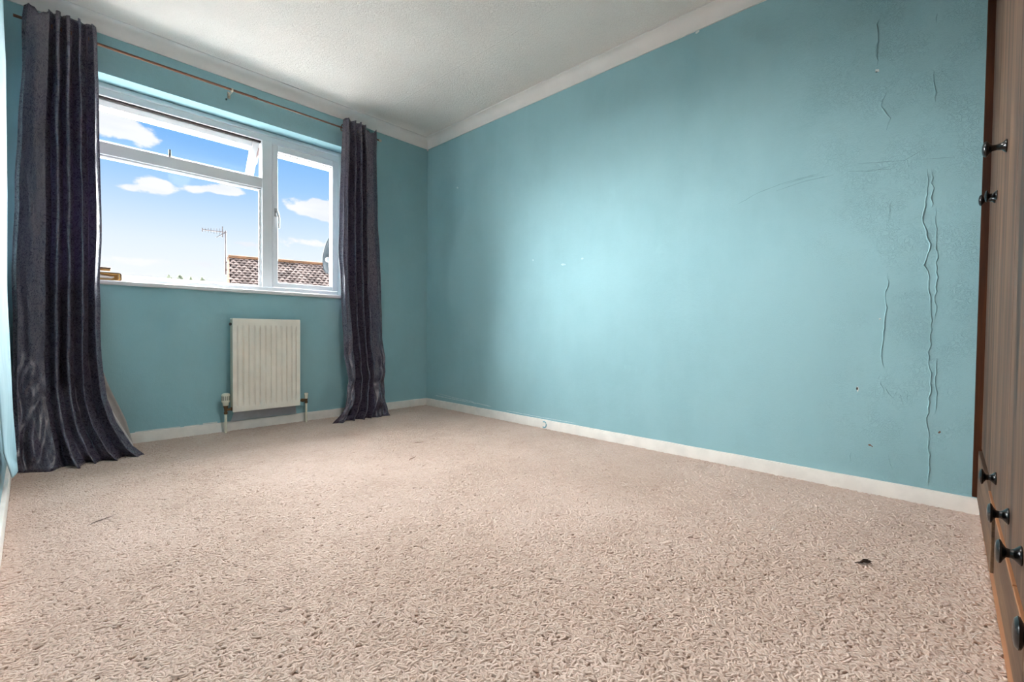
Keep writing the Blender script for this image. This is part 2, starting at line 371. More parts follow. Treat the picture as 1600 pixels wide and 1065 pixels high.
# wall wear: raised paper seams, scratches, chips (children of the wall)
def ribbon_on_right(name, pts, w, h, mat, jit=0., n=6, seed=1):
    rnd = random.Random(seed); P = []
    for (a, b) in zip(pts, pts[1:]):
        k = max(1, int(math.dist(a, b)/.018)) if jit else n
        for i in range(k):
            t = i/k; P.append((a[0]+(b[0]-a[0])*t+rnd.uniform(-jit, jit), a[1]+(b[1]-a[1])*t))
    P.append(pts[-1]); bm = bmesh.new(); R = []
    for i, (y, z) in enumerate(P):
        a = P[max(i-1, 0)]; b = P[min(i+1, len(P)-1)]; t = Vector((b[0]-a[0], b[1]-a[1])).normalized(); nn = Vector((-t.y, t.x))
        e = min(i, len(P)-1-i); k = min(1, .25+e*.4); ww = w*k*rnd.uniform(.7, 1.3)
        hh = h*(k if h > .0008 else 1)*(rnd.uniform(.5, 1.4) if jit else 1)
        R.append([bm.verts.new((XR+.0005, y+nn.x*ww, z+nn.y*ww)), bm.verts.new((XR-hh, y+nn.x*ww*.15, z+nn.y*ww*.15)), bm.verts.new((XR+.0005, y-nn.x*ww, z-nn.y*ww))])
    for A, B in zip(R, R[1:]):
        bm.faces.new((A[0], A[1], B[1], B[0])); bm.faces.new((A[1], A[2], B[2], B[1]))
    return finish(bm, name, mat, wall_right)
CR = [[(.074,1.359),(.078,1.234),(.087,1.169),(.08,1.129),(.059,1.039),(.076,.974),(.06,.923),(.062,.866),(.049,.769),(.054,.653),(.057,.622),(.053,.56),(.046,.493),(.052,.417),(.055,.336),(.049,.251),(.043,.146),(.047,.077)],
      [(.048,1.185),(.046,1.114),(.04,.942),(.042,.751)], [(.189,.954),(.198,.852),(.193,.806),(.202,.7),(.201,.649),(.203,.578),(.195,.551)], [(.191,1.247),(.194,1.167)],
      [(.242,2.046),(.253,2.01),(.25,1.963),(.246,1.94),(.248,1.9),(.246,1.835)], [(.061,1.97),(.064,1.934)], [(.064,1.747),(.065,1.695),(.059,1.619)], [(.201,.479),(.181,.448),(.166,.423),(.154,.451)],
      [(.206,.50),(.198,.46),(.192,.425)], [(.066,1.36),(.06,1.28),(.062,1.20)], [(.033,.60),(.034,.52),(.030,.44),(.034,.37)], [(.21,1.72),(.23,1.66),(.20,1.60),(.21,1.55)], [(.14,.44),(.13,.40)],[(.12,.45),(.115,.41)], [(.16,.12),(.175,.19)], [(.31,.11),(.30,.17)]]
for i, c in enumerate(CR): ribbon_on_right('peeling_seam', c, .0035 if i not in (1, 10) else .0025, .0025, MAT['wallr'], .0042, seed=i)
SC = [[(.802,1.347),(.702,1.389),(.592,1.413),(.437,1.428)], [(.622,1.382),(.502,1.403),(.391,1.407)], [(.339,1.411),(.246,1.391),(.175,1.404)], [(.305,1.436),(.151,1.412),(.086,1.444)], [(.089,1.403),(.001,1.387)], [(.60,1.405),(.50,1.418),(.43,1.42)], [(.27,1.40),(.19,1.386)]]
for i, c in enumerate(SC): ribbon_on_right('scratch', c, .0009, .0004, MAT['scuff'], .002, seed=40+i)
def chip(y, z, ry, rz, mat, rot=0, name='chip', seed=0, parent=None, x=None, ax='x', h=.0006):
    rnd = random.Random(seed); bm = bmesh.new(); n = 10; vs = []; x = XR if x is None else x
    for k in range(n):
        a = 2*math.pi*k/n; r = rnd.uniform(.6, 1.2); p = Vector((math.cos(a)*ry*r, math.sin(a)*rz*r)); p.rotate(Matrix.Rotation(rot, 2)); vs.append(p)
    top = [bm.verts.new((x-h, y+p.x, z+p.y)) for p in vs]; bot = [bm.verts.new((x+.0005, y+p.x*1.05, z+p.y*1.05)) for p in vs]
    bm.faces.new(top)
    for k in range(n): bm.faces.new((top[k], top[(k+1)%n], bot[(k+1)%n], bot[k]))
    return finish(bm, name, mat, parent or wall_right)
chip(.284,.450,.0045,.013, MAT['chipw'], .1, seed=1); chip(.2855,.453,.003,.008, MAT['lint'], .1, seed=2, h=.001)
chip(.214,.757,.004,.004, MAT['chipw'], seed=3); chip(.2135,.7565,.002,.002, MAT['chipd'], seed=4, h=.001)
chip(.236,.212,.006,.0035, MAT['chipd'], .3, seed=5); chip(.228,.208,.003,.002, MAT['chipd'], seed=6); chip(.018,.303,.004,.007, MAT['chipd'], .5, seed=7); chip(.246,1.816,.009,.006, MAT['chipw'], .4, seed=8); chip(.249,1.811,.004,.002, MAT['lint'], .4, seed=9, h=.001)
chip(1.908,1.144,.02,.008, MAT['smear'], .1, seed=10); chip(1.751,1.168,.010,.006, MAT['smear'], 0, seed=11); chip(3.034,1.895,.016,.008, MAT['smear'], .2, seed=12); chip(1.02,2.314,.016,.006, MAT['chipw'], -.2, seed=13)
chip(2.18,1.20,.008,.005, MAT['smear'], .3, seed=14)
ribbon_on_right('filler_smear', [(3.325,.105),(3.142,.101),(2.888,.097),(2.73,.098),(2.6,.092)], .008, .0004, MAT['smear'], .004, seed=70)
ribbon_on_right('filler_smear', [(3.28,.125),(3.05,.112),(2.80,.106)], .006, .0004, MAT['smear'], .005, seed=71)
ribbon_on_right('filler_smear', [(2.44,.082),(2.06,.078),(1.78,.08)], .005, .0004, MAT['smear'], .004, seed=72)
bm = bmesh.new(); tube(bm, [(XR-.0146, 2.045+.018*math.cos(a), .034+.021*math.sin(a)) for a in np.linspace(1.0, 5.4, 10)], .0045, 6); finish(bm, 'paint_spill', MAT['paint'], bb_right)
# bare plaster behind the foot of the radiator, scuff in the window wall
bm = bmesh.new()
pl = [(.918,.068),(.945,.150),(.96,.20),(1.30,.20),(1.33,.150),(1.345,.068),(1.2,.069),(1.05,.068)]
top = [bm.verts.new((x, YW-.0012, z)) for x, z in pl]; bot = [bm.verts.new((x, YW+.001, z)) for x, z in pl]; bm.faces.new(top)
for k in range(len(pl)): bm.faces.new((top[k], top[(k+1)%len(pl)], bot[(k+1)%len(pl)], bot[k]))
finish(bm, 'bare_plaster_patch', MAT['patch'], wall_window)
for i, (x, z) in enumerate([(.35,.0675),(.46,.069),(.52,.068),(.60,.069),(.70,.068),(.80,.07)]):
    boxo('torn_paper_edge', MAT['chipw'], wall_window, x-.04, x+.04, YW-.001, YW+.001, z-.004, z+random.uniform(.003,.010))

# ------------------------------------------------------------------ carpet pile (uncountable loops)
def build_pile():
    me = bpy.data.meshes.new('carpet_pile')
    me.from_pydata([(XL+.012, -.10, .0015), (XR-.016, -.10, .0015), (XR-.016, YW-.016, .0015), (XL+.012, YW-.016, .0015)], [], [(0,1,2,3)])
    o = link('carpet_pile', me, MAT['backing']); o['kind'] = 'stuff'; tag(o, 'beige looped carpet pile covering the whole floor', 'carpet')
    ng = bpy.data.node_groups.new('pile', 'GeometryNodeTree'); N = ng.nodes; L = ng.links
    ng.interface.new_socket('Geometry', in_out='INPUT', socket_type='NodeSocketGeometry'); ng.interface.new_socket('Geometry', in_out='OUTPUT', socket_type='NodeSocketGeometry')
    gi = N.new('NodeGroupInput'); go = N.new('NodeGroupOutput')
    dp = N.new('GeometryNodeDistributePointsOnFaces'); dp.inputs['Density'].default_value = 27000; dp.inputs['Seed'].default_value = 3
    L.new(gi.outputs[0], dp.inputs['Mesh'])
    join = N.new('GeometryNodeJoinGeometry')
    circ = N.new('GeometryNodeCurvePrimitiveCircle'); circ.inputs['Resolution'].default_value = 5; circ.inputs['Radius'].default_value = .0033
    for (a, b, c, d) in (((-.009,0,0),(-.004,.007,.0026),(.004,-.007,.0026),(.009,0,0)), ((-.008,-.003,0),(-.005,.008,.0028),(.005,.008,.0028),(.008,-.003,0)),
                         ((-.011,.001,0),(-.003,.003,.0024),(.003,-.004,.0024),(.011,.002,0)), ((-.006,-.004,0),(-.010,.009,.0030),(.010,.007,.0024),(.005,-.005,0))):
        bz = N.new('GeometryNodeCurvePrimitiveBezierSegment'); bz.inputs['Resolution'].default_value = 7
        for k, v in zip(('Start','Start Handle','End Handle','End'), (a, b, c, d)): bz.inputs[k].default_value = v
        cm = N.new('GeometryNodeCurveToMesh'); L.new(bz.outputs[0], cm.inputs['Curve']); L.new(circ.outputs[0], cm.inputs['Profile Curve'])
        sm = N.new('GeometryNodeSetMaterial'); sm.inputs['Material'].default_value = MAT['carpet']; L.new(cm.outputs[0], sm.inputs['Geometry'])
        ss = N.new('GeometryNodeSetShadeSmooth'); L.new(sm.outputs[0], ss.inputs[0])
        gti = N.new('GeometryNodeGeometryToInstance'); L.new(ss.outputs[0], gti.inputs[0]); L.new(gti.outputs[0], join.inputs[0])
    iop = N.new('GeometryNodeInstanceOnPoints'); iop.inputs['Pick Instance'].default_value = True
    L.new(dp.outputs['Points'], iop.inputs['Points']); L.new(join.outputs[0], iop.inputs['Instance'])
    ri = N.new('FunctionNodeRandomValue'); ri.data_type = 'INT'; ri.inputs[4].default_value = 0; ri.inputs[5].default_value = 3
    L.new(ri.outputs[2], iop.inputs['Instance Index'])
    rr = N.new('FunctionNodeRandomValue'); rr.data_type = 'FLOAT_VECTOR'; rr.inputs[0].default_value = (-.10,-.10,0); rr.inputs[1].default_value = (.10,.10,6.283); rr.inputs['Seed'].default_value = 5
    L.new(rr.outputs[0], iop.inputs['Rotation'])
    rs = N.new('FunctionNodeRandomValue'); rs.data_type = 'FLOAT'; rs.inputs[2].default_value = .8; rs.inputs[3].default_value = 1.25; rs.inputs['Seed'].default_value = 9
    L.new(rs.outputs[1], iop.inputs['Scale'])
    st = N.new('GeometryNodeStoreNamedAttribute'); st.domain = 'INSTANCE'; st.data_type = 'FLOAT'; st.inputs['Name'].default_value = 'tint'
    rt = N.new('FunctionNodeRandomValue'); rt.data_type = 'FLOAT'; rt.inputs['Seed'].default_value = 21
    L.new(iop.outputs[0], st.inputs['Geometry']); L.new(rt.outputs[1], st.inputs['Value'])
    j2 = N.new('GeometryNodeJoinGeometry'); L.new(gi.outputs[0], j2.inputs[0]); L.new(st.outputs[0], j2.inputs[0])
    L.new(j2.outputs[0], go.inputs[0])
    m = o.modifiers.new('pile', 'NODES'); m.node_group = ng
build_pile()

# ------------------------------------------------------------------ window
win = structure(empty('window_1', (WX0, YF, WZ0)), 'white plastic window with an open top light and a side casement')
def wpart(name, mat, parent, *b, bevel=.004, seg=2):
    o = boxo(name, mat, None, *b, bevel=bevel, seg=seg); o.parent = parent; o.matrix_parent_inverse = parent.matrix_world.inverted() if parent.type != 'EMPTY' else Matrix.Translation(-parent.location); return o
D0, D1 = YF, YF+.07
bm = bmesh.new()
FX0, FX1, FZ0, FZ1 = WX0+.002, WX1-.002, .952, WZ1-.002
box(bm, FX0, FX0+.062, D0, D1, FZ0, FZ1); box(bm, FX1-.040, FX1, D0, D1, FZ0, FZ1); box(bm, FX0+.062, FX1-.040, D0, D1, 2.030, FZ1); box(bm, FX0+.062, FX1-.040, D0, D1, FZ0, .990)
fr = finish(bm, 'frame', MAT['upvc'], None, bevel=.005); fr.parent = win; fr.matrix_parent_inverse = Matrix.Translation(-win.location)
# stepped bead on the head of the frame
wpart('frame_bead', MAT['upvc'], win, FX0+.06, FX1-.04, D0-.010, D0+.01, 2.072, 2.090)
wpart('mullion', MAT['upvc'], win, 1.153, 1.221, D0-.006, D1, .985, 2.035)
tr = wpart('transom', MAT['upvc'], win, FX0+.06, 1.154, D0-.002, D1, 1.692, 1.765)
wpart('transom_bead', MAT['upvc'], win, FX0+.06, 1.153, D0+.006, D0+.03, 1.680, 1.694)
def pane(x0, x1, z0, z1, y, parent): return wpart('pane', MAT['glass'], parent, x0, x1, y, y+.004, z0, z1, bevel=0)
bm = bmesh.new()
gx0, gx1, gz0, gz1 = FX0+.060, 1.155, .985, 1.690
for b in ((gx0, gx0+.014, gz0, gz1), (gx1-.014, gx1, gz0, gz1), (gx0+.014, gx1-.014, gz0, gz0+.014), (gx0+.014, gx1-.014, gz1-.014, gz1)): box(bm, b[0], b[1], D0+.012, D0+.04, b[2], b[3])
bead = finish(bm, 'glazing_bead', MAT['upvc'], None, bevel=.003); bead.parent = win; bead.matrix_parent_inverse = Matrix.Translation(-win.location)
pane(gx0+.01, gx1-.01, gz0+.01, gz1-.01, D0+.034, win)
wpart('seal', MAT['gasket'], win, gx1-.0165, gx1-.0138, D0+.013, D0+.03, gz0+.012, gz1-.012, bevel=0)
# side casement sash
bm = bmesh.new(); sx0, sx1, sz0, sz1 = 1.224, 1.716, .993, 2.026
for b in ((sx0, sx0+.036, sz0, sz1), (sx1-.046, sx1, sz0, sz1), (sx0+.036, sx1-.046, sz0, sz0+.036), (sx0+.036, sx1-.046, sz1-.046, sz1)): box(bm, b[0], b[1], D0-.004, D0+.055, b[2], b[3])
cs = finish(bm, 'casement_sash', MAT['upvc'], None, bevel=.006); cs.parent = win; cs.matrix_parent_inverse = Matrix.Translation(-win.location)
pane(sx0+.03, sx1-.04, sz0+.03, sz1-.04, D0+.03, cs)
bm = bmesh.new(); ix0, ix1, iz0, iz1 = sx0+.034, sx1-.044, sz0+.034, sz1-.044
for b in ((ix0, ix0+.004, iz0, iz1), (ix1-.004, ix1, iz0, iz1), (ix0, ix1, iz0, iz0+.004), (ix0, ix1, iz1-.004, iz1)): box(bm, b[0], b[1], D0+.018, D0+.03, b[2], b[3])
finish(bm, 'seal', MAT['gasket'], cs).matrix_parent_inverse = Matrix.Identity(4)
bm = bmesh.new(); box(bm, 1.234, 1.254, D0-.014, D0-.003, 1.505, 1.565); box(bm, 1.238, 1.250, D0-.034, D0-.012, 1.528, 1.545); tube(bm, [(1.246, D0-.03, 1.536), (1.256, D0-.032, 1.50), (1.258, D0-.03, 1.42)], [.008,.008,.006], 8)
hd = finish(bm, 'handle', MAT['chrome'], None, bevel=.003); hd.parent = cs
# top-hung fanlight sash, standing open about 35 degrees (hinged along its head)
fx0, fx1, fl = FX0+.066, 1.146, .292
fan = empty('fanlight_sash', (0, D0+.03, 2.022)); fan.parent = win; fan.matrix_parent_inverse = Matrix.Translation(-win.location); fan.rotation_euler = (math.radians(33), 0, 0)
bm = bmesh.new()
for b in ((fx0, fx0+.045, -fl, 0), (fx1-.045, fx1, -fl, 0), (fx0+.045, fx1-.045, -fl, -fl+.042), (fx0+.045, fx1-.045, -.042, 0)): box(bm, b[0], b[1], -.012, .038, b[2], b[3])
finish(bm, 'sash_frame', MAT['upvc'], fan, bevel=.006)
boxo('pane', MAT['glass'], fan, fx0+.04, fx1-.04, .012, .016, -fl+.036, -.036)
boxo('seal', MAT['gasket'], win, FX0+.064, 1.15, D0+.012-YF+YF, D0+.05, 2.018, 2.030).matrix_parent_inverse = Matrix.Translation(-win.location)
bm = bmesh.new(); tube(bm, [(1.146, D0+.045, 1.99), (1.144, D0+.07, 1.93), (1.146, D0+.10, 1.885)], .006, 6); h2 = finish(bm, 'hinge_arm', MAT['fascia'], None); h2.parent = win; h2.matrix_parent_inverse = Matrix.Translation(-win.location)
bm = bmesh.new(); box(bm, .615, .627, D0+.02, D0+.032, 1.762, 1.818); h3 = finish(bm, 'stay_pin', MAT['dark'], None, bevel=.003); h3.parent = win; h3.matrix_parent_inverse = Matrix.Translation(-win.location)
# sill
bm = bmesh.new(); box(bm, WX0-.02, 1.705, YW-.022, YF+.004, .928, .952); s = finish(bm, 'window_sill', MAT['sill'], None, bevel=.006); s.parent = win; s.matrix_parent_inverse = Matrix.Translation(-win.location)

# ornament on the sill: stepped gold and brown letter-shaped block with rounded edges, half behind the curtain
orn = tag(empty('sill_ornament', (.30, YW+.03, .952)), 'gold and brown ornament on the window sill beside the curtain', 'ornament')
def rounded_frame(name, mat, x0, x1, z0, z1, t, y0, y1, r, parent):
    def loop(x0, x1, z0, z1, r):
        P = []
        for cx, cz, a0 in ((x1-r, z1-r, 0), (x0+r, z1-r, 90), (x0+r, z0+r, 180), (x1-r, z0+r, 270)):
            for k in range(5):
                a = math.radians(a0+22.5*k); P.append((cx+r*math.cos(a), cz+r*math.sin(a)))
        return P
    A = loop(x0, x1, z0, z1, r); B = loop(x0+t, x1-t, z0+t, z1-t, max(r-t, .002)); n = len(A); bm = bmesh.new()
    a0 = [bm.verts.new((x, y0, z)) for x, z in A]; a1 = [bm.verts.new((x, y1, z)) for x, z in A]; b0 = [bm.verts.new((x, y0, z)) for x, z in B]; b1 = [bm.verts.new((x, y1, z)) for x, z in B]
    for k in range(n):
        j = (k+1)%n
        bm.faces.new((a0[k], a0[j], b0[j], b0[k])); bm.faces.new((a1[k], a1[j], b1[j], b1[k])); bm.faces.new((a0[k], a0[j], a1[j], a1[k])); bm.faces.new((b0[k], b0[j], b1[j], b1[k]))
    return finish(bm, name, mat, parent)
rounded_frame('outer_rim', MAT['browntop'], -.11, .068, 0, .048, .006, -.010, .018, .012, orn)
rounded_frame('gold_rim', MAT['gold'], -.104, .062, .005, .043, .006, -.012, .018, .008, orn)
boxo('back_plate', MAT['gold'], orn, -.10, .055, .012, .016, .008, .040)
boxo('upper_bar', MAT['browntop'], orn, -.11, .022, -.008, .016, .066, .078, bevel=.004)
boxo('upper_gold_bar', MAT['gold'], orn, -.106, .020, -.006, .014, .056, .067, bevel=.003)
for x in (-.085, -.045): boxo('spacer', MAT['gold'], orn, x-.006, x+.006, -.004, .012, .046, .058)
bm = bmesh.new(); tube(bm, [(-.075,0,.030),(-.04,-.004,.026),(-.01,0,.020),(.02,-.002,.018),(.035,.002,.024)], [.006,.010,.011,.009,.004], 10); finish(bm, 'white_cloth_roll', MAT['whitefab'], orn, smooth=True)

# ------------------------------------------------------------------ curtain rod
ROD_Y, ROD_Z = YW-.075, 2.224
rod = tag(empty('curtain_rod', (.9, ROD_Y, ROD_Z)), 'thin bronze curtain rod above the window', 'curtain rod')
bm = bmesh.new(); tube(bm, [(-.945,0,0),(.16,0,0)], .0075, 12); finish(bm, 'thick_tube', MAT['rod'], rod, smooth=True)
bm = bmesh.new(); tube(bm, [(.15,0,0),(1.065,0,0)], .0058, 12); finish(bm, 'thin_tube', MAT['rod'], rod, smooth=True)
bm = bmesh.new(); lathe(bm, [(.006,1.062),(.010,1.066),(.011,1.078),(.007,1.086)], 14, 'x'); finish(bm, 'end_cap', MAT['rodlight'], rod, smooth=True)
bm = bmesh.new(); lathe(bm, [(.0085,.14),(.0095,.142),(.0095,.158),(.008,.16)], 12, 'x'); finish(bm, 'joint_collar', MAT['rod'], rod, smooth=True)
for x in (.012, .985):
    bm = bmesh.new(); box(bm, x-.008, x+.008, .070, .075, -.03, .012); box(bm, x-.004, x+.004, .0, .072, -.014, -.007); lathe(bm, [(.010,x-.005),(.011,x-.004),(.011,x+.004),(.010,x+.005)], 12, 'x'); finish(bm, 'bracket', MAT['rodlight'], rod, bevel=.001)
chip(.898, 2.185, .006, .008, MAT['scuff'], name='screw_hole', seed=55).matrix_world = Matrix.Translation((.898, YW, 0)) @ Matrix.Rotation(math.radians(90), 4, 'Z') @ Matrix.Translation((-XR, -.898, 0))

# ------------------------------------------------------------------ curtains
def curtain(name, label, left, right, yc, folds, amp, seed, header, flip=False, ns=150, nt=130, lining=None):
    # left/right/yc: (z, value) tables; folds: list of (s, sign) extremes; header: droop of top edge
    root = tag(empty(name, (interp(left, 1.2), YW-.08, 0)), label, 'curtain', 'pair of dark curtains at the window')
    fs = [f[0] for f in folds]; fv = [f[1] for f in folds]
    def prof(s):
        i = max(0, min(len(fs)-2, int(np.searchsorted(fs, s))-1)); t = (s-fs[i])/(fs[i+1]-fs[i]); t = max(0, min(1, t)); t = t*t*(3-2*t)
        return fv[i]+(fv[i+1]-fv[i])*t
    V = []; F = []; UV = []
    ztop = 2.285
    for j in range(nt+1):
        t = j/nt; tt = t
        for i in range(ns+1):
            s = i/ns; zt = ztop+header(s)
            z = zt*(1-tt)+.006*tt
            l, r, y = interp(left, z), interp(right, z), interp(yc, z)
            a = amp*(1-.45*math.exp(-((z-2.24)/.12)**2))*(.9+.35*tt)
            wob = mnoise.noise((s*7+seed, z*1.6, 0))*.010*(.2+tt*1.2) + mnoise.noise((s*16, z*5+seed, 3))*.006*tt
            q = z*4.2-s*1.6; crump = ((.5-abs(mnoise.noise((s*3.2+2*seed, q, 7))))*.12+(.5-abs(mnoise.noise((s*8+2*seed, q*2.3, 9))))*.050-.07)*max(0, 1-z/.70)**.8 + .010*mnoise.noise((s*12, z*7+seed, 4))*max(0, 1-abs(z-.75)/.6)
            sp = s + .018*math.sin(z*3.1+seed)*math.sin(math.pi*s)
            yy = y + a*prof(sp) + wob + crump
            xx = l+(r-l)*s + .006*mnoise.noise((s*5, z*4+seed, 11))
            # narrow pleats bulge sideways so the cloth doubles back a little
            ds = .01; sl = (prof(min(1, sp+ds))-prof(max(0, sp-ds)))/(2*ds)
            xx += -.00045*sl*(1-prof(sp))*.5 if abs(sl) > 6 else 0
            xx = max(xx, XL+.006)
            if z < .05: z = max(.006, z + .012*max(0, mnoise.noise((s*6, seed, 2))))
            V.append((xx, min(yy, YW-.03), z)); UV.append((s*.8*(1 if amp else 1), z))
    for j in range(nt):
        for i in range(ns):
            k = j*(ns+1)+i; F.append((k, k+1, k+ns+2, k+ns+1))
    me = bpy.data.meshes.new('drape'); me.from_pydata([Vector(v)-root.location for v in V], [], F)
    ul = me.uv_layers.new(name='UVMap')
    for lp in me.loops: ul.data[lp.index].uv = UV[lp.vertex_index]
    for p in me.polygons: p.use_smooth = True
    o = link('drape', me, MAT['curtain'], root)
    m = o.modifiers.new('thick', 'SOLIDIFY'); m.thickness = .0025; m.offset = 0
    # eyelets where the rod passes through
    for a, b in zip(folds, folds[1:]):
        if a[1]*b[1] >= 0: continue
        s = (a[0]+b[0])/2; x = interp(left, 2.22)+(interp(right, 2.22)-interp(left, 2.22))*s
        bm = bmesh.new(); R = []
        for k in range(16):
            an = 2*math.pi*k/16; R.append([bm.verts.new((dx, (r_)*math.cos(an), (r_)*math.sin(an))) for dx, r_ in ((-.003,.021),(-.003,.026),(.003,.026),(.003,.021))])
        for k in range(16):
            A, B = R[k], R[(k+1)%16]
            for q in range(4): bm.faces.new((A[q], A[(q+1)%4], B[(q+1)%4], B[q]))
        e = finish(bm, 'eyelet', MAT['rod'], root); e.location = Vector((x, ROD_Y, ROD_Z))-root.location
    if lining: lining(root)
    return root
def lining_left(root):
    for nm, mat, tab, y0, s0 in (('outer_lining', MAT['lining'], [(.62,.235),(.50,.262),(.366,.300),(.253,.340),(.157,.374),(.03,.400),(.0,.402)], 3.432, .12), ('inner_lining', MAT['lining2'], [(.62,.22),(.50,.25),(.366,.272),(.253,.300),(.157,.340),(.03,.395),(.0,.40)], 3.424, .12)):
        V = []; F = []; n, m = 24, 40
        for j in range(m+1):
            z = .62*(1-j/m)+.004
            r = interp(tab, z)
            yb = y0 - (.10 if nm == 'inner_lining' else .06)*max(0, 1-z/.3)**1.5
            for i in range(n+1):
                s = i/n; V.append((s0+(r-s0)*s, yb+.006*math.sin(s*22+z*6)*s+.004*mnoise.noise((s*8, z*12, 5)), z))
        for j in range(m):
            for i in range(n): k = j*(n+1)+i; F.append((k, k+1, k+n+2, k+n+1))
        me = bpy.data.meshes.new(nm); me.from_pydata([Vector(v)-root.location for v in V], [], F)
        for p in me.polygons: p.use_smooth = True
        o = link(nm, me, mat, root); o['label'] = 'pale lining showing past the hem'; mm = o.modifiers.new('t', 'SOLIDIFY'); mm.thickness = .0015
curtain('curtain', 'long dark curtain on the left of the window, pale lining showing at its hem',
        [(2.30,-.004),(2.23,-.010),(1.9,-.023),(1.51,-.041),(1.26,-.050),(.97,-.062),(.72,-.059),(.41,-.062),(.17,-.060),(0,-.045)],
        [(2.30,.256),(2.27,.259),(2.01,.265),(1.6,.269),(1.32,.273),(.9,.266),(.52,.264),(.31,.280),(.18,.312),(.06,.368),(0,.423)],
        [(2.3,3.350),(2.0,3.352),(1.5,3.36),(.9,3.355),(.52,3.335),(.31,3.285),(.18,3.21),(.06,3.13),(0,3.105)],
        [(0,.3),(.05,-.3),(.20,-.75),(.34,-.5),(.395,1.),(.46,-1.),(.53,1.),(.595,-1.),(.665,1.),(.755,-1.1),(.85,1.),(.93,-.8),(1,.1)], .030, 1.7,
        lambda s: .012-.035*math.exp(-((s-.20)/.10)**2)-.02*max(0, (.06-s)/.06)+.004*math.sin(s*60), lining=lining_left)
curtain('curtain', 'long dark curtain on the right of the window beside the room corner',
        [(2.30,1.650),(2.24,1.645),(1.73,1.626),(1.24,1.622),(.85,1.641),(.46,1.653),(.30,1.655),(.13,1.600),(.05,1.54),(0,1.491)],
        [(2.30,1.928),(2.23,1.933),(1.8,1.946),(1.29,1.977),(.87,1.991),(.46,1.988),(.26,1.972),(.11,1.963),(0,1.966)],
        [(2.3,3.350),(2.0,3.352),(1.5,3.36),(.9,3.355),(.46,3.32),(.26,3.28),(.11,3.24),(0,3.215)],
        [(0,.4),(.07,-.4),(.14,-.9),(.235,1.),(.315,-1.),(.40,1.),(.475,-1.),(.555,1.),(.62,-.8),(.68,.3),(.84,-.25),(.95,.2),(1,.7)], .032, 5.3,
        lambda s: .006-.045*max(0, math.sin((s-.62)/.38*math.pi) if s > .62 else 0)-.02*max(0, (.05-s)/.05)+.003*math.sin(s*70))

# ------------------------------------------------------------------ radiator
rad = tag(empty('radiator', (1.116, YW, 0)), 'white ribbed panel radiator under the window', 'radiator')
RX0, RX1, RZ0, RZ1 = .906-1.116, 1.330-1.116, .142, .750
RYF, RYB = -.100, -.045
bm = bmesh.new(); nf = 11; NX = nf*14; pad = .024
xs = np.linspace(RX0, RX1, NX+1); zs = [RZ0, RZ0+.028, RZ0+.033, RZ0+.040, RZ0+.052] + list(np.linspace(RZ0+.09, RZ1-.09, 6)) + [RZ1-.062, RZ1-.050, RZ1-.043, RZ1-.038, RZ1]
def rel(x, z):
    u = (x-RX0-pad)/(RX1-RX0-2*pad)*nf
    if u <= 0 or u >= nf: return 0
    f = u-math.floor(u); d = 0
    rz = min((z-RZ0-.028)/.022, (RZ1-.038-z)/.022); rz = max(0, min(1, rz))
    rib = max(0, min(1, (abs(f-.5)-.30)/.13))     # 0 in the rib, 1 in the groove
    return .013*rib*rz
G = [[bm.verts.new((x, RYF+rel(x, z), z)) for x in xs] for z in zs]
for a, b in zip(G, G[1:]):
    for i in range(NX): bm.faces.new((a[i], a[i+1], b[i+1], b[i]))
finish(bm, 'front_panel', MAT['radiator'], rad, smooth=True, angle=60)
bm = bmesh.new()
for b in ((RX0, RX1, RYF, RYF+.012, RZ1-.002, RZ1+.002), (RX0, RX1, RYF, RYF+.010, RZ0-.002, RZ0+.002), (RX0-.002, RX0+.002, RYF, RYF+.012, RZ0, RZ1), (RX1-.002, RX1+.002, RYF, RYF+.012, RZ0, RZ1)): box(bm, *b)
finish(bm, 'panel_edge', MAT['radiator'], rad, bevel=.0015)
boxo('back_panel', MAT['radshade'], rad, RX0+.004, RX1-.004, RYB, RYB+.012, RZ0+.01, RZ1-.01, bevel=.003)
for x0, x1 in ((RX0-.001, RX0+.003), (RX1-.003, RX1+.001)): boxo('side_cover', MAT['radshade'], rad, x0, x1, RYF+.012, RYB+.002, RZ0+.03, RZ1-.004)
bm = bmesh.new(); box(bm, RX0, RX1, RYF+.002, RYB+.012, RZ1-.003, RZ1+.003)
for k in range(24): pass
finish(bm, 'top_grille', MAT['radiator'], rad, bevel=.002)
bm = bmesh.new(); lathe(bm, [(.008,RX0-.014),(.010,RX0-.012),(.010,RX0-.004),(.006,RX0)], 12, 'x', (0, -.072, RZ1-.035)); finish(bm, 'bleed_valve', MAT['dark'], rad, smooth=True)
for x in (RX0+.09, RX1-.09): boxo('wall_bracket', MAT['radshade'], rad, x-.012, x+.012, RYB+.012, 0, RZ0+.08, RZ1-.12)
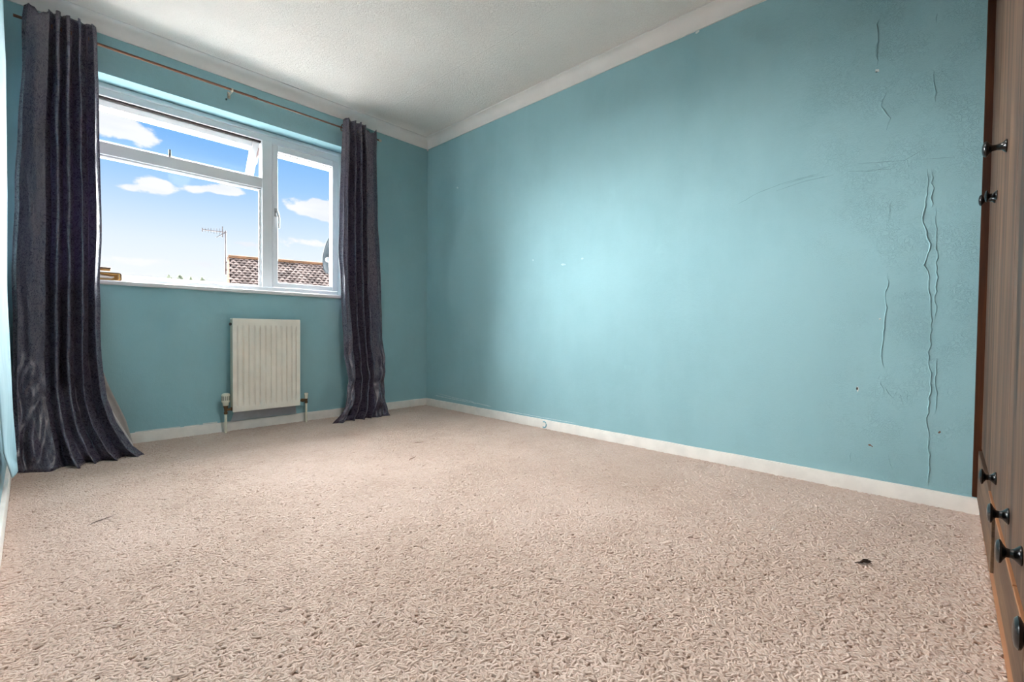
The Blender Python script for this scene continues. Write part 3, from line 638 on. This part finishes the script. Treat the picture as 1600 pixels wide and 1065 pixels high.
# thermostatic valve (left) and lockshield (right) with their tails and pipes
vx, vy = .872-1.116, -.065
bm = bmesh.new(); tube(bm, [(vx, vy, 0), (vx, vy, .135)], .0078, 14); finish(bm, 'pipe', MAT['pipe'], rad, smooth=True)
bm = bmesh.new(); lathe(bm, [(.009,.128),(.011,.130),(.011,.142),(.008,.144),(.009,.150),(.010,.165),(.013,.172),(.015,.186)], 14, 'z', (vx, vy, 0)); tube(bm, [(vx, vy, .157), (vx+.045, vy, .160)], .008, 10); lathe(bm, [(.012,vx+.028),(.0135,vx+.030),(.0135,vx+.042),(.012,vx+.044)], 6, 'x', (0, vy, .160))
vb = finish(bm, 'thermostatic_valve', MAT['brass'], rad, smooth=True, angle=30)
bm = bmesh.new(); lathe(bm, [(.014,.184),(.017,.188),(.018,.202),(.023,.208),(.0245,.214),(.0245,.254),(.021,.262),(.012,.265)], 28, 'z', (vx, vy, 0)); hd = finish(bm, 'valve_head', MAT['plastic'], vb, smooth=True, angle=40)
bm = bmesh.new()
for k in range(14):
    a = 2*math.pi*k/14; c = Vector((math.cos(a), math.sin(a), 0)); t = Vector((-c.y, c.x, 0)); p = Vector((vx, vy, .234))+c*.0243
    vs = [bm.verts.new(p+t*sx_*.0022+Vector((0,0,sz_*.014))+c*o_) for o_ in (-.001, .0012) for sx_ in (-1, 1) for sz_ in (-1, 1)]
    for f in ((0,1,3,2),(4,6,7,5),(0,4,5,1),(2,3,7,6),(0,2,6,4),(1,5,7,3)): bm.faces.new([vs[i] for i in f])
finish(bm, 'grip_ribs', MAT['print'], vb)
vx = 1.388-1.116
bm = bmesh.new(); tube(bm, [(vx, vy, 0), (vx, vy, .150)], .0075, 14); finish(bm, 'pipe', MAT['pipe'], rad, smooth=True)
bm = bmesh.new(); lathe(bm, [(.009,.146),(.011,.148),(.011,.158),(.009,.160),(.010,.18)], 12, 'z', (vx, vy, 0)); tube(bm, [(vx, vy, .170), (RX1-.002, vy, .170)], .008, 10); lathe(bm, [(.012,vx-.034),(.0135,vx-.032),(.0135,vx-.020),(.012,vx-.018)], 6, 'x', (0, vy, .170))
vb = finish(bm, 'lockshield_valve', MAT['brass'], rad, smooth=True, angle=30)
bm = bmesh.new(); lathe(bm, [(.009,.178),(.011,.182),(.0125,.205),(.0135,.218),(.010,.222)], 16, 'z', (vx, vy, 0)); finish(bm, 'valve_cap', MAT['plastic'], vb, smooth=True, angle=40)

# ------------------------------------------------------------------ wardrobe
wr = tag(empty('wardrobe', (1.4, -.10, 0)), 'walnut-effect fitted wardrobe with black knobs along the right edge', 'wardrobe')
def wbox(name, mat, parent, x0, x1, y0, y1, z0, z1, bevel=.0015):
    bm = bmesh.new(); box(bm, x0-1.4, x1-1.4, y0+.10, y1+.10, z0, z1); return finish(bm, name, mat, parent, bevel=bevel)
def knob(parent, x, y, z, reach=.032):
    bm = bmesh.new(); k = reach/.032
    lathe(bm, [(.0145,0),(.0150,.0015),(.0135,.0035),(.0085,.008),(.0065,.013*k),(.0070,.019*k),(.0125,.023*k),(.0175,.0255*k),(.0180,.0280*k),(.0150,.0310*k),(.0080,.0325*k),(.001,.033*k)], 24, 'y')
    o = finish(bm, 'knob', MAT['knob'], parent, smooth=True, angle=60); o.location = (x-1.4, y+.10, z); return o
YD = -.096      # tall door face
YDR = -.080     # drawer face
WD0, WD1 = .30, XR-.001
wbox('carcass', MAT['wood'], wr, WD0, WD1-.022, -.66, YD-.020, .06, 2.30)
wbox('end_panel', MAT['endpanel'], wr, WD1-.022, WD1, -.66, -.0785, .075, 2.318, bevel=.001)
wbox('side_panel', MAT['wood'], wr, WD0-.018, WD0, -.66, YD-.004, 0, 2.30)
wbox('top_panel', MAT['wood'], wr, WD0, WD1-.022, -.66, -.090, 2.30, 2.318)
wbox('plinth', MAT['plinth'], wr, WD0, WD1-.016, -.130, -.101, .0, .066)
LOW = {2: (1.548,), 3: (1.240, 1.030), 4: (.760,)}
doors = [(2.118, 2.476, YD-.004), (1.722, 2.114, YD-.004), (1.30, 1.718, YD+.008), (.90, 1.296, YD+.008), (.31, .896, YD+.008)]
kn = [(2.165, 1.136, .038), (2.085, 1.130, .027), (1.560, 1.130, .040), (.95, 1.13, .030), (.80, 1.13, .030)]
for i, ((x0, x1, y), (kx, kz, rc)) in enumerate(zip(doors, kn)):
    d = wbox('door', MAT['wood'], wr, x0, x1, y-.018, y, .262 if i < 2 else .290, 2.296)
    if i < 3: knob(d, kx, y, kz, rc)
    for lx in LOW.get(i, ()): knob(d, lx, y, .358, .028)
# drawers below the doors, a thin light lip over them
for x0, x1 in ((1.095, 1.715), (.47, 1.09)):
    d = wbox('drawer', MAT['woodh'], wr, x0, x1, -.112, -.098, .072, .280)
    wbox('drawer_lip', MAT['plinth'], d, x0, x1, -.112, YD+.012, .282, .288, bevel=.001)
d = wbox('drawer', MAT['woodh'], wr, 1.722, 2.474, -.112, -.092, .072, .255)

# ------------------------------------------------------------------ loose wallpaper strip on the left wall
def paper_strip():
    rows = [((XL+.003,1.4,2.28),(XL+.007,2.75,2.28)), ((-.070,1.5,1.6),(-.052,2.45,1.615)), ((-.066,1.5,1.1),(-.050,2.312,1.14)), ((-.062,1.5,.8),(-.050,2.15,.806)), ((-.055,1.55,.62),(-.049,2.38,.573)),
            ((-.050,1.55,.50),(-.045,2.38,.39)), ((-.0455,1.56,.40),(-.0415,2.70,.145)), ((-.044,2.10,.215),(-.040,2.746,.097))]
    V = []; F = []; n, m = 10, 70
    for j in range(m+1):
        q = j/m*(len(rows)-1); k = min(int(q), len(rows)-2); f = q-k
        a = Vector(rows[k][0]).lerp(Vector(rows[k+1][0]), f); b = Vector(rows[k][1]).lerp(Vector(rows[k+1][1]), f)
        for i in range(n+1):
            s = i/n; p = a.lerp(b, s); p.x += .003*math.sin(s*math.pi)*math.sin(j*.3); V.append(tuple(p))
    for j in range(m):
        for i in range(n): k = j*(n+1)+i; F.append((k, k+1, k+n+2, k+n+1))
    me = bpy.data.meshes.new('wallpaper_strip'); me.from_pydata(V, [], F)
    for p in me.polygons: p.use_smooth = True
    o = link('wallpaper_strip', me, MAT['paper']); mm = o.modifiers.new('t', 'SOLIDIFY'); mm.thickness = .0006
    tag(o, 'long pale blue strip of wallpaper peeling off the left wall', 'wallpaper')
paper_strip()

# ------------------------------------------------------------------ bits on the carpet
bm = bmesh.new()
for k in range(9):
    a = random.uniform(-.5, .4); c = Vector((random.uniform(-.008,.012), random.uniform(-.006,.006), random.uniform(.0,.004))); d = Vector((math.cos(a), math.sin(a), .15))*random.uniform(.01,.022)
    tube(bm, [c-d, c+Vector((0,.002,.003)), c+d], [.0012,.002,.0008], 5)
o = finish(bm, 'carpet_snag', MAT['lint']); o.location = (1.71, .168, .010); o.rotation_euler = (0, 0, -.9); tag(o, 'small dark snag of torn fibres in the carpet near the wardrobe', 'snag')
bm = bmesh.new(); tube(bm, [(-.016,.004,0),(-.004,0,.002),(.010,-.004,.001),(.020,-.012,.002)], [.0007,.0008,.0009,.0016], 6); o = finish(bm, 'thread', MAT['thread']); o.location = (1.47, -.058, .011); tag(o, 'short white thread on the carpet by the wardrobe foot', 'thread')
for (x, y, l, r, lb) in ((.17, 2.15, .05, .6, 'thin dark scuff on the carpet in front of the left curtain'), (1.62, 2.31, .03, -.3, 'small brown mark on the carpet nearest the right curtain'), (1.396, 2.047, .045, .5, 'brown crease mark in the middle of the carpet')):
    bm = bmesh.new(); tube(bm, [(-l,0,0),(-l*.3,.004,.001),(l*.4,-.003,.001),(l,.004,0)], [.0005,.002,.0012,.0005], 5); o = finish(bm, 'carpet_mark', MAT['scuffc'] if x < 1 else MAT['chipd']); o.location = (x, y, .0085); o.rotation_euler = (0,0,r); tag(o, lb, 'mark')

# ------------------------------------------------------------------ outside
bm = bmesh.new(); box(bm, -60, 80, YW+1, 140, -2.9, -2.7); structure(finish(bm, 'ground', MAT['ground']), 'unseen ground below the window, made pale to bounce light')
ev = tag(empty('eaves', (.8, 3.72, 2.1)), 'white eaves soffit jutting out above the window outside', 'eaves')
bm = bmesh.new(); box(bm, -1.6, 3.0, .0, .40, .06, .09); finish(bm, 'soffit_board', MAT['soffit'], ev)
bm = bmesh.new(); box(bm, -1.6, 3.0, .40, .425, .030, .26); finish(bm, 'fascia_board', MAT['soffit'], ev, bevel=.003)
bm = bmesh.new(); box(bm, -1.6, 3.0, .385, .40, .036, .062); finish(bm, 'fascia_edge', MAT['fascia'], ev, bevel=.002)
# satellite dish on a wall arm
ds = tag(empty('satellite_dish', (1.945, 4.18, 1.40)), 'grey satellite dish outside the right pane beside the curtain', 'satellite dish')
bm = bmesh.new(); R = []
for i in range(9):
    r = i/8; R.append([bm.verts.new((r*.17*math.cos(a), .055*(1-r*r), r*.20*math.sin(a))) for a in np.linspace(0, 2*math.pi, 36, endpoint=False)])
for a, b in zip(R[1:], R[2:]):
    for k in range(36): bm.faces.new((a[k], a[(k+1)%36], b[(k+1)%36], b[k]))
c0 = bm.verts.new((0, .055, 0))
for k in range(36): bm.faces.new((c0, R[1][k], R[1][(k+1)%36]))
for v in R[0]: bm.verts.remove(v)
rf = finish(bm, 'reflector', MAT['dish'], ds, smooth=True); rf.rotation_euler = (.25, 0, .75); sm_ = rf.modifiers.new('t', 'SOLIDIFY'); sm_.thickness = .006
bm = bmesh.new(); tube(bm, [(.0,.05,-.02),(.0,-.02,-.24),(.03,-.20,-.25),(.03,-.46,-.25)], .012, 8); finish(bm, 'mounting_arm', MAT['aerial'], ds, smooth=True)
bm = bmesh.new(); tube(bm, [(-.02,.0,-.20),(-.10,-.16,-.10)], .008, 8); lathe(bm, [(.014,-.13),(.022,-.12),(.022,-.08),(.014,-.07)], 12, 'x', (0,-.16,-.095)); finish(bm, 'feed_arm', MAT['aerial'], ds, smooth=True)

# neighbouring house, turned about 15 degrees
D = 34.0
HU = Vector((.967, -.254, 0)); HV = Vector((-.254, -.967, 0))      # along ridge / towards us
H0 = Vector((.262*D, D, .69+.134*D))                               # ridge end seen at left
house = tag(empty('neighbour_house', (H0.x, H0.y, -2.7)), 'neighbouring house with brown tiled roof seen through the window', 'house')
def hp(a, b, z): return H0+HU*a+HV*b+Vector((0,0,z))-house.location
def hquad(bm, pts): bm.faces.new([bm.verts.new(hp(*p)) for p in pts])
LEN, RUN, PITCH = 13.0, 4.6, math.tan(math.radians(38))
bm = bmesh.new(); e = -RUN*PITCH; g = -2.7-H0.z
for pts in (((.15,RUN-.4,e+.3),(.15,RUN-.4,g),(LEN-.15,RUN-.4,g),(LEN-.15,RUN-.4,e+.3)), ((.15,-RUN+.4,e+.3),(.15,-RUN+.4,g),(LEN-.15,-RUN+.4,g),(LEN-.15,-RUN+.4,e+.3)),
            ((.15,RUN-.4,e+.3),(.15,RUN-.4,g),(.15,-RUN+.4,g),(.15,-RUN+.4,e+.3),(.15,0,-.12)), ((LEN-.15,RUN-.4,e+.3),(LEN-.15,RUN-.4,g),(LEN-.15,-RUN+.4,g),(LEN-.15,-RUN+.4,e+.3),(LEN-.15,0,-.12))): hquad(bm, pts)
finish(bm, 'walls', MAT['brick'], house)
bm = bmesh.new(); sl = math.hypot(1, PITCH); rows = int(RUN*sl/.30)
for r in range(rows):
    for c in range(int(LEN/.30)):
        a0 = c*.30+(.15 if r % 2 else 0); b0 = (r*.30)/sl; b1 = ((r+1)*.30+.05)/sl; n0 = .02; n1 = .075
        pr = [(0,0),(.07,.035),(.15,.05),(.22,.03),(.285,0)]
        A = [bm.verts.new(hp(a0+x, b0, -b0*PITCH+n0+h*.7)) for x, h in pr]; B = [bm.verts.new(hp(a0+x, b1, -b1*PITCH+n1+h)) for x, h in pr]; C = [bm.verts.new(hp(a0+x, b1, -b1*PITCH+n1+h-.055)) for x, h in pr]
        for k in range(4): bm.faces.new((A[k], A[k+1], B[k+1], B[k])); bm.faces.new((B[k], B[k+1], C[k+1], C[k]))
o = finish(bm, 'roof_tiles', MAT['tile'], house); o['kind'] = 'stuff'
bm = bmesh.new(); hquad(bm, ((0,0,0),(LEN,0,0),(LEN,RUN,-RUN*PITCH),(0,RUN,-RUN*PITCH))); hquad(bm, ((0,0,0),(LEN,0,0),(LEN,-RUN,-RUN*PITCH),(0,-RUN,-RUN*PITCH))); finish(bm, 'roof_deck', MAT['tile'], house)
bm = bmesh.new()
for pts in (((-.06,0,.05),(-.06,RUN,-RUN*PITCH+.05),(-.06,RUN,-RUN*PITCH-.2),(-.06,0,-.2)), ((-.06,0,.05),(-.06,RUN,-RUN*PITCH+.05),(.06,RUN,-RUN*PITCH+.09),(.06,0,.09))): hquad(bm, pts)
finish(bm, 'verge_board', MAT['ridge'], house)
bm = bmesh.new(); tube(bm, [hp(0,0,.07), hp(LEN,0,.07)], .13, 10); finish(bm, 'ridge_cap', MAT['ridge'], house)
# television aerial on a mast at the gable
ae = tag(empty('television_aerial', tuple(H0+HU*(-.15))), 'thin television aerial on a mast beside the neighbouring roof', 'aerial')
zt = .055*D*.92
bm = bmesh.new(); tube(bm, [(0,0,-1.1),(0,0,zt)], .045, 8); finish(bm, 'mast', MAT['aerial'], ae)
bm = bmesh.new(); tube(bm, [(.08,.02,zt-.10),(-1.22,.30,zt-.08)], .035, 6); finish(bm, 'boom', MAT['aerial'], ae)
for k in range(8):
    t = k/7; h = .22-.10*t if k else .35; bm = bmesh.new(); tube(bm, [(-.15-1.05*t,.07+.24*t,zt-.09-h), (-.15-1.05*t,.07+.24*t,zt-.09+h)], .012 if 0 < k < 7 else .03, 5); finish(bm, 'element', MAT['aerial'], ae)
bm = bmesh.new(); tube(bm, [(0,0,zt-.12),(-.5,.05,zt-.5)], .025, 6); finish(bm, 'brace', MAT['aerial'], ae)
for z0 in (-.35, -.85): boxo('bracket', MAT['aerial'], ae, -.06, .2, -.05, .05, z0, z0+.08)
# tops of far trees just above the sill
for i, (u, v, w) in enumerate(((.170,.0925,.55),(.186,.0945,.6),(.202,.0935,.5),(.220,.0925,.55))):
    Y = 80.; t = tag(empty('tree', (u*Y, Y, -2.7)), ('small distant tree on the skyline, leftmost of four', 'small distant tree on the skyline, second from left', 'small distant tree on the skyline, third from left', 'small distant tree on the skyline, nearest the aerial')[i], 'tree', 'distant trees on the skyline')
    top = .69+v*Y+2.7; bm = bmesh.new(); bmesh.ops.create_icosphere(bm, subdivisions=3, radius=1)
    for vv in bm.verts:
        k = 1+.25*mnoise.noise(vv.co*2.2+Vector((i*9,0,0))); vv.co = Vector((vv.co.x*w*k, vv.co.y*w*k, vv.co.z*1.5*k+top-1.6))
    finish(bm, 'crown', MAT['leaf'], t)
    bm = bmesh.new(); tube(bm, [(0,0,0),(0,0,top-2.6)], [.25,.12], 8); finish(bm, 'trunk', MAT['bark'], t)
